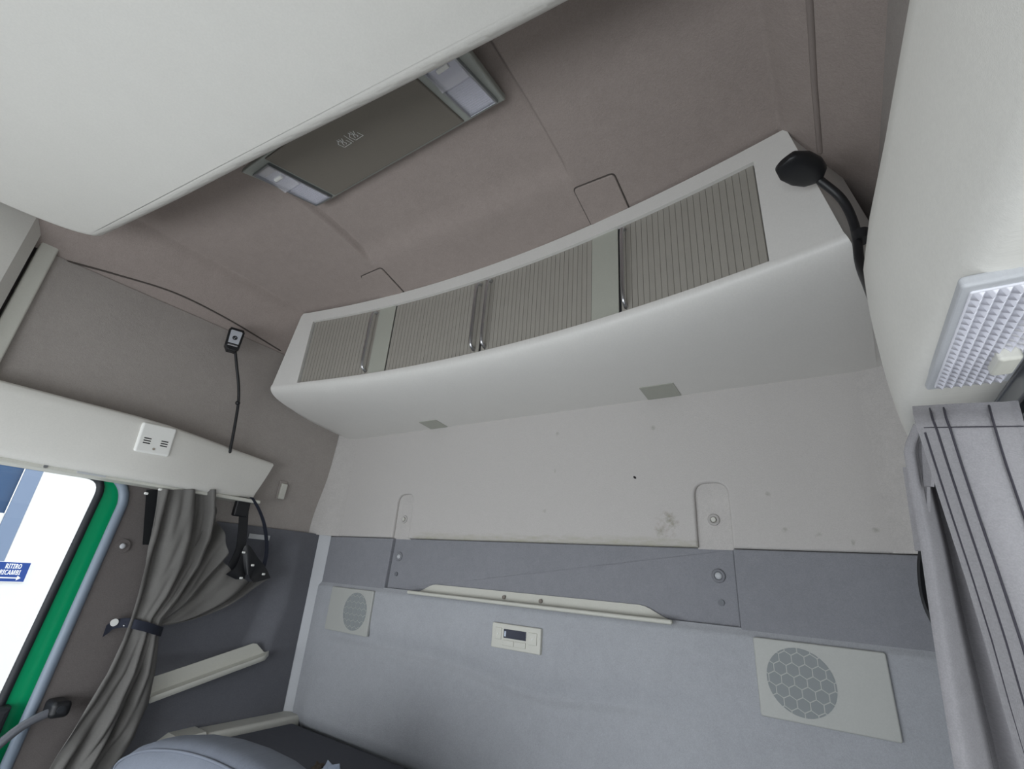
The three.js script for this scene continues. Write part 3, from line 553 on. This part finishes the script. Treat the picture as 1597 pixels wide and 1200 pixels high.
{ // crumpled packet on the mattress
  const p = at(518, 1196, 'y', 0.815), g = group('crumpled_packet', [p.x, 0.79, p.z]); tag(g, 'small crumpled packet, white and dark blue, lying on the mattress', 'packet');
  const r = rng(5), blob = (sx, sy, sz, x, z) => { const k = new THREE.IcosahedronGeometry(1, 2), a = k.attributes.position; for (let i = 0; i < a.count; i++) { const f = 0.8 + 0.3 * Math.sin(a.getX(i) * 9.1 + a.getY(i) * 7.7) * Math.cos(a.getZ(i) * 8.3); a.setXYZ(i, a.getX(i) * sx * f, Math.max(-0.2, a.getY(i)) * sy * f, a.getZ(i) * sz * f); } k.computeVertexNormals(); return k.translate(x, sy * 0.25, z); };
  mesh('wrapper', blob(0.04, 0.03, 0.03, 0, 0), plain(sr(190, 202, 222), 'pale foil', 0.4), g);
  mesh('dark_part', blob(0.04, 0.025, 0.03, 0.065, 0.01), plain(sr(30, 32, 58), 'navy foil', 0.5), g);
  mesh('brown_part', blob(0.024, 0.02, 0.02, -0.055, 0.0), plain(sr(74, 64, 54), 'brown foil', 0.6), g);
}
{ // grab handle by the door
  const x = -1.0, b = at(92, 1108, 'x', x), g = group('grab_handle', b.toArray()); tag(g, 'dark curved grab handle on the pillar below the bright window', 'handle');
  const put = (k) => k.translate(-b.x, -b.y, -b.z);
  mesh('bar', put(capTube([[96, 1106], [70, 1115], [40, 1130], [10, 1152], [-30, 1190], [-60, 1230]].map(([a, c]) => at(a, c, 'x', x)), 0.011, 40, 12)), plain(sr(92, 94, 100), 'dark grey grip', 0.35), g);
  const m = mesh('mount', put(box(0.07, 0.04, 0.045, 0.012).translate(b.x - 0.012, b.y + 0.004, b.z + 0.002)), M.black, g);
  mesh('mount_screw', put(new THREE.CylinderGeometry(0.009, 0.009, 0.006, 14).rotateZ(Math.PI / 2).translate(b.x + 0.024, b.y + 0.006, b.z + 0.004)), M.rubber, m);
}
{ // sticker on the side panel
  const p = at(405, 838, 'x', -1.035); const g = tag(mesh('label_sticker', box(0.0015, 0.018, 0.085, 0.0005).translate(-1.0365, p.y, p.z), plain(sr(176, 178, 180), 'pale sticker', 0.5)), 'narrow pale sticker on the dark panel behind the black strap', 'sticker');
}

// ---------------------------------------------------------------- curtains
const rows = (tab) => (py) => { let k = 0; while (k < tab.length - 2 && py > tab[k + 1][0]) k++; const t = (py - tab[k][0]) / (tab[k + 1][0] - tab[k][0]); return tab[k].map((v, i) => lerp(v, tab[k + 1][i], t)); };
{
  const g = group('curtain', [-0.98, 0.62, 0.66]); tag(g, 'grey cloth curtain gathered by a navy strap beside the bright window', 'curtain');
  const put = (k) => k.translate(0.98, -0.62, -0.66);
  const R = rows([[764, 246, 336, 0.02], [800, 241, 336, 0.022], [840, 234, 331, 0.022], [880, 226, 316, 0.02], [930, 214, 284, 0.014], [965, 203, 255, 0.009], [982, 197, 249, 0.007], [1000, 190, 247, 0.009], [1050, 165, 243, 0.016], [1100, 134, 231, 0.02], [1150, 104, 206, 0.024], [1200, 75, 170, 0.024], [1290, 24, 110, 0.024]]);
  const fold = (u, v) => { const w = u + 0.05 * Math.sin(u * 7 + v * 3) + 0.03 * Math.sin(v * 9 + u * 3); return 0.9 * Math.sin(w * 15 + 1.6 * Math.sin(v * 4)) + 0.4 * Math.sin(w * 33 + 2 + v * 7) + 0.35 * Math.sin(u * 8 - v * 11) + 0.16 * Math.sin(v * 46 + u * 17) * Math.sin(u * 23 - v * 5); };
  const main = (u, v) => { const py = lerp(764, 1290, v), [, a, b, amp] = R(py), p = at(lerp(a, b, u), py, 'x', -0.97); p.x += amp * 0.75 * fold(u, v) + 0.012 * Math.sin(u * Math.PI); p.x = Math.max(p.x, -1.03); return p; };
  mesh('drape', put(sheet(main, 90, 110, 0.002, ['z', 'y'])), M.curtain, g);
  const outer = [[334, 783], [346, 820], [350, 862], [356, 885], [388, 908], [421, 904]], oc = new THREE.CatmullRomCurve3(outer.map(([x, y]) => V(x, y, 0)));
  const wing = (u, v) => { const o = oc.getPoint(u), t = lerp(0.04, 1, v), lo = u * (1 - u * 0) , sag = 16 * Math.sin(t * Math.PI) * u; const px = lerp(238, o.x, t), py = lerp(978, o.y, t) + sag, p = at(px, py, 'x', -0.985); p.x += 0.02 * t * (Math.sin(u * 17 + t * 2) + 0.5 * Math.sin(u * 37 + t * 5)) + 0.01 * t * Math.sin(t * 11 + u * 7); p.x = Math.max(p.x, -1.034); return p; };
  mesh('draped_corner', put(sheet(wing, 70, 60, 0.002, ['z', 'y'])), M.curtain, g);
  // hook tape with white clips on the loose upper corner
  const tape = [[352, 896], [366, 884], [378, 862], [384, 850], [400, 868], [414, 884], [420, 902]].map(([a, b]) => at(a, b, 'x', -0.972));
  mesh('hook_tape', put(sheet((u, v) => { const c = new THREE.CatmullRomCurve3(tape), p = c.getPoint(u), q = at(385, 912, 'x', -0.972); return p.clone().lerp(q, v * 0.75).add(V(0.006 * Math.sin(u * 14), 0, 0)); }, 30, 6, 0.002, ['z', 'y'])), M.black, g);
  for (const [a, b] of [[380, 862], [394, 882], [376, 902], [411, 896], [228, 770], [250, 764]]) { const p = at(a, b, 'x', -0.96); mesh('clip', put(box(0.006, 0.007, 0.011, 0.002).translate(p.x, p.y, p.z)), M.white, g); }
  // dark lining edge behind the front hem
  mesh('lining', put(sheet((u, v) => { const py = lerp(764, 850, v), p = at(lerp(228 - 6 * v, 252 - 14 * v, u), py, 'x', -1.0); return p; }, 6, 10, 0.002, ['z', 'y'])), M.black, g);
}
{ // strap round the gathered curtain
  const g = group('curtain_tie', at(172, 980, 'x', -1.03).toArray()); tag(g, 'navy curtain tie strap with a snap button on the pillar', 'strap');
  const b = g.position.clone(), put = (k) => k.translate(-b.x, -b.y, -b.z);
  const pts = [[163, 985, -1.035], [180, 974, -1.03], [198, 972, -1.0], [210, 974, -0.955], [230, 979, -0.945], [246, 984, -0.955], [253, 986, -0.99]].map(([a, c, x]) => at(a, c, 'x', x)), cv = new THREE.CatmullRomCurve3(pts);
  mesh('strap', put(sheet((u, v) => { const p = cv.getPoint(u); p.y += lerp(-0.013, 0.013, v) * (u < 0.12 ? 1.25 : 1); return p; }, 50, 4, 0.0025, ['z', 'y'])), M.navy, g);
  const s = at(177, 971, 'x', -1.028); mesh('snap_button', put(new THREE.CylinderGeometry(0.009, 0.0105, 0.006, 18).rotateZ(Math.PI / 2).translate(s.x + 0.004, s.y, s.z)), M.white, g);
  const s2 = at(193, 976, 'x', -1.01); mesh('rivet', put(new THREE.SphereGeometry(0.004, 10, 8).translate(s2.x + 0.004, s2.y, s2.z)), M.steel, g);
}
function ribbon(name, label, cat, pts, w, mat) {
  const b = pts[0], g = group(name, b.toArray()); tag(g, label, cat);
  const cv = new THREE.CatmullRomCurve3(pts);
  mesh('webbing', sheet((u, v) => { const p = cv.getPoint(v).sub(b); p.z += lerp(w / 2, -w / 2, u); return p; }, 4, 40, 0.003, ['z', 'y']), mat, g); return [g, b];
}
{
  const L = (arr, x) => arr.map(([a, c, dx = 0]) => at(a, c, 'x', x + dx));
  const [g, b] = ribbon('belt_strap', 'black belt hanging below the console end behind the curtain tape', 'strap', L([[381, 776], [380, 800], [378, 830], [374, 858], [362, 884], [354, 900]], -0.985), 0.034, M.black);
  mesh('belt_guide', boxAt(-0.012, 0.012, -0.07, 0.0, -0.026, 0.026, 0.006), M.black, g);
  ribbon('hanging_strap', 'narrow navy strap hanging in a curve at the console end', 'strap', L([[392, 776, 0.02], [402, 792, 0.02], [411, 815, 0.01], [415, 840], [415, 865], [411, 884]], -0.985), 0.014, M.navy);
}
{ // wide curtain close to the camera
  const g = group('curtain', [0.95, 0.6, 0.86]); tag(g, 'wide pale grey curtain with dark stitching, hanging below the prism lamp', 'curtain');
  const put = (k) => k.translate(-0.95, -0.6, -0.86);
  const A = rows([[634, 1426, 1588], [648, 1427, 1592], [664, 1434, 1596], [720, 1452, 1612], [800, 1478, 1640], [900, 1511, 1678], [1000, 1542, 1716], [1100, 1570, 1752], [1200, 1600, 1790], [1500, 1690, 1905]]);
  const fa = (u, v) => { const py = lerp(634, 1500, v), [, a, b] = A(py), z = 0.872 + 0.03 * Math.sin(Math.PI * Math.min(1, u * 1.1)) * (0.6 + 0.4 * v) - 0.02 * sstep(0.03, 0, v); const tilt = 8 * (u - 0.5) * sstep(0.06, 0, v); return at(lerp(a, b, u), py - tilt, 'z', z); };
  mesh('front_fold', put(sheet(fa, 40, 70, 0.003, ['x', 'y'])), M.curtainR, g);
  const B = rows([[664, 1430, 1462], [700, 1414, 1478], [760, 1423, 1500], [850, 1440, 1530], [950, 1454, 1562], [1050, 1469, 1596], [1150, 1485, 1630], [1250, 1502, 1662], [1500, 1549, 1740]]);
  const fb = (u, v) => { const py = lerp(664, 1500, v), [, a, b] = B(py), z = 0.775 + 0.022 * Math.sin(u * 9.5 + 0.9) - 0.05 * u; return at(lerp(a, b, u), py, 'z', z); };
  mesh('rear_fold', put(sheet(fb, 40, 60, 0.003, ['x', 'y'])), M.curtainR, g);
  // pleats at the head of the rear fold
  [[1440, 668, 1446, 760], [1428, 690, 1440, 800], [1418, 712, 1436, 830], [1411, 730, 1432, 860]].forEach(([x0, y0, x1, y1], k) => mesh('pleat', put(sheet((u, v) => { const w = 22 * (1 - 0.5 * v); return at(lerp(x0, x1, v) + u * w, lerp(y0, y1, v), 'z', 0.79 - 0.012 * k + 0.008 * u); }, 4, 12, 0.003, ['x', 'y'])), M.curtainR, g));
  const stitch = (f, u, v0 = 0, v1 = 0.85, off = 0.0052) => { const p = []; for (let k = 0; k <= 40; k++) { const q = f(u, lerp(v0, v1, k / 40)); q.z += off; p.push(q); } mesh('stitching', put(tube(p, 0.0008, 80, 5)), M.thread, g); };
  for (const u of [0.02, 0.14, 0.27, 0.7]) stitch(fa, u, u === 0.02 ? 0.05 : 0.004);
  for (const u of [0.35, 0.82]) stitch(fb, u, 0.03);
  { // plain black strip showing past the edge of the rear fold
    const e0 = [[1434, 845], [1430, 880], [1433, 920], [1441, 950], [1454, 977]].map(([a, b]) => at(a, b, 'z', 0.75)), e1 = [[1442, 835], [1462, 880], [1468, 920], [1470, 955], [1472, 976]].map(([a, b]) => at(a, b, 'z', 0.735)), c0 = new THREE.CatmullRomCurve3(e0), c1 = new THREE.CatmullRomCurve3(e1);
    mesh('black_strip', put(sheet((u, v) => c0.getPoint(v).lerp(c1.getPoint(v), u), 4, 24, 0.003)), M.black, g);
  }
  { const p = []; for (let k = 0; k <= 24; k++) { const q = fa(lerp(0.03, 0.98, k / 24), 0.04); q.z += 0.0042; p.push(q); } mesh('stitching', put(tube(p, 0.0005, 60, 5)), M.thread, g); }
}
// ---------------------------------------------------------------- lamp and rail under the near console
{
  const Y = 1.541, g = group('entry_lamp', [0.97, Y, 0.94]); tag(g, 'clear prism lamp under the console above the wide curtain', 'lamp');
  const q = (px, py, y = Y) => { const p = at(px, py, 'y', y); return [p.x - 0.97, p.z - 0.94]; };
  const lay = (h) => (a, b, d) => V(a, -d - h, b);
  const c = [q(1506, 436), q(1604, 444), q(1540, 612), q(1441, 602)], xs0 = Math.min(c[0][0], c[3][0]) + 0.003;
  const x0 = -0.028, x1 = 0.028, z0 = c[3][1], z1 = c[0][1];
  mesh('frame', plate(roundRect(x0, z0, x1, z1, 0.004), 0.006, 0.002, lay(-0.001), [], ['x', 'z']), M.stripGrey, g);
  const cells = []; const nx = 7, nz = 20;
  for (let i = 0; i < nx; i++) for (let j = 0; j < nz; j++) { const w = (x1 - x0 - 0.012) / nx, d = (z1 - z0 - 0.018) / nz; const k = new THREE.ConeGeometry(0.7, 1, 4, 1).rotateY(Math.PI / 4).rotateX(Math.PI).scale(w, 0.0042, d).translate(x0 + 0.006 + (i + 0.5) * w, -0.0082, z0 + 0.009 + (j + 0.5) * d); cells.push(k); }
  mesh('reflector', plate(roundRect(x0 + 0.005, z0 + 0.008, x1 - 0.005, z1 - 0.008, 0.002), 0.0012, 0.0003, lay(0.005), [], ['x', 'z']), plain(sr(235, 235, 242), 'silver reflector', 0.3, 0.15), g);
  mesh('prism_lens', mergeGeometries(cells), plain(sr(226, 226, 236), 'moulded prism lens', 0.12, 0.35), g);
  const s = q(1560, 545); mesh('switch', box(0.014, 0.012, 0.034, 0.003).translate(Math.min(s[0], x1 - 0.004), -0.01, s[1]), M.ivory, g);
}
{
  const g = group('curtain_rail', [1.0, 1.53, 0.95]); tag(g, 'metal curtain rail beside the prism lamp', 'rail');
  mesh('track', boxAt(0.002, 0.006, -0.008, 0.012, -0.35, 0.5, 0.001, ['z', 'y']), M.steel, g);
  mesh('track', boxAt(0.014, 0.018, -0.008, 0.012, -0.35, 0.5, 0.001, ['z', 'y']), M.steel, g);
  mesh('track_base', boxAt(0.0, 0.02, 0.008, 0.0125, -0.35, 0.5, 0.001, ['z', 'y']), M.steel, g);
  for (const z of [-0.1, -0.03]) mesh('glider', box(0.014, 0.014, 0.008, 0.003).translate(0.01, -0.008, z), M.white, g);
}

// ---------------------------------------------------------------- outside
structure(mesh('ground', boxAt(-60, 60, -1.4, -1.2, -60, 60, 0.01, ['x', 'z']), plain(sr(196, 195, 190), 'pale concrete', 0.9)), 'pale yard outside the cab', 'ground');
{
  const X = -12, b = group('building', [X, -1.2, -6]); tag(b, 'white building seen through the door window', 'building');
  const e = at(62, 745, 'x', X), put = (k) => k.translate(-X, 1.2, 6), wallM = plain(sr(232, 233, 232), 'white render', 0.8);
  mesh('wall', put(boxAt(X - 0.4, X, -1.2, 7, -26, e.z - 0.02, 0.01)), wallM, b);
  mesh('pilaster', put(boxAt(X - 0.05, X, -1.2, 7, e.z - 0.02, e.z + 0.24, 0.01)), plain(sr(120, 138, 165), 'blue grey metal', 0.4), b);
  mesh('glazing', put(boxAt(X - 0.3, X - 0.1, -1.2, 7, e.z + 0.24, 18, 0.01)), plain(sr(26, 70, 112), 'blue glazing', 0.25), b);
  mesh('wall', put(boxAt(X - 0.4, X - 0.02, -1.2, at(0, 800, 'x', X).y, e.z + 0.24, 18, 0.01)), wallM, b);
  const p0 = at(50, 878, 'x', X + 0.05), p1 = at(43, 909, 'x', X + 0.05), h = p0.y - p1.y, w = h * 1.5;
  const cv = document.createElement('canvas'); cv.width = 640; cv.height = 256; const g = cv.getContext('2d'); g.fillStyle = '#fff'; g.fillRect(0, 0, 640, 256); g.fillStyle = '#123f8c'; g.fillRect(6, 6, 628, 244);
  g.fillStyle = '#fff'; g.font = 'bold 84px sans-serif'; g.textAlign = 'right'; g.fillText('RITIRO', 500, 86); g.fillText('RICAMBI', 520, 164);
  g.fillRect(120, 196, 380, 14); g.beginPath(); g.moveTo(560, 203); g.lineTo(490, 172); g.lineTo(490, 234); g.fill();
  const t = new THREE.CanvasTexture(cv); t.colorSpace = THREE.SRGBColorSpace;
  const s = group('direction_sign', [X + 0.02, p1.y, p0.z + w / 2]); tag(s, 'blue direction sign reading RITIRO RICAMBI with an arrow on the building', 'sign');
  mesh('panel', box(w, h, 0.03, 0.005).rotateY(Math.PI / 2).translate(0, h / 2, 0), M.white, s);
  const sm = new THREE.MeshStandardMaterial({ map: t, roughness: 0.6 }); sm.name = 'printed sign face';
  mesh('print', new THREE.PlaneGeometry(w, h).rotateY(Math.PI / 2).translate(0.017, h / 2, 0), sm, s);
}

renderer.render(scene, camera);
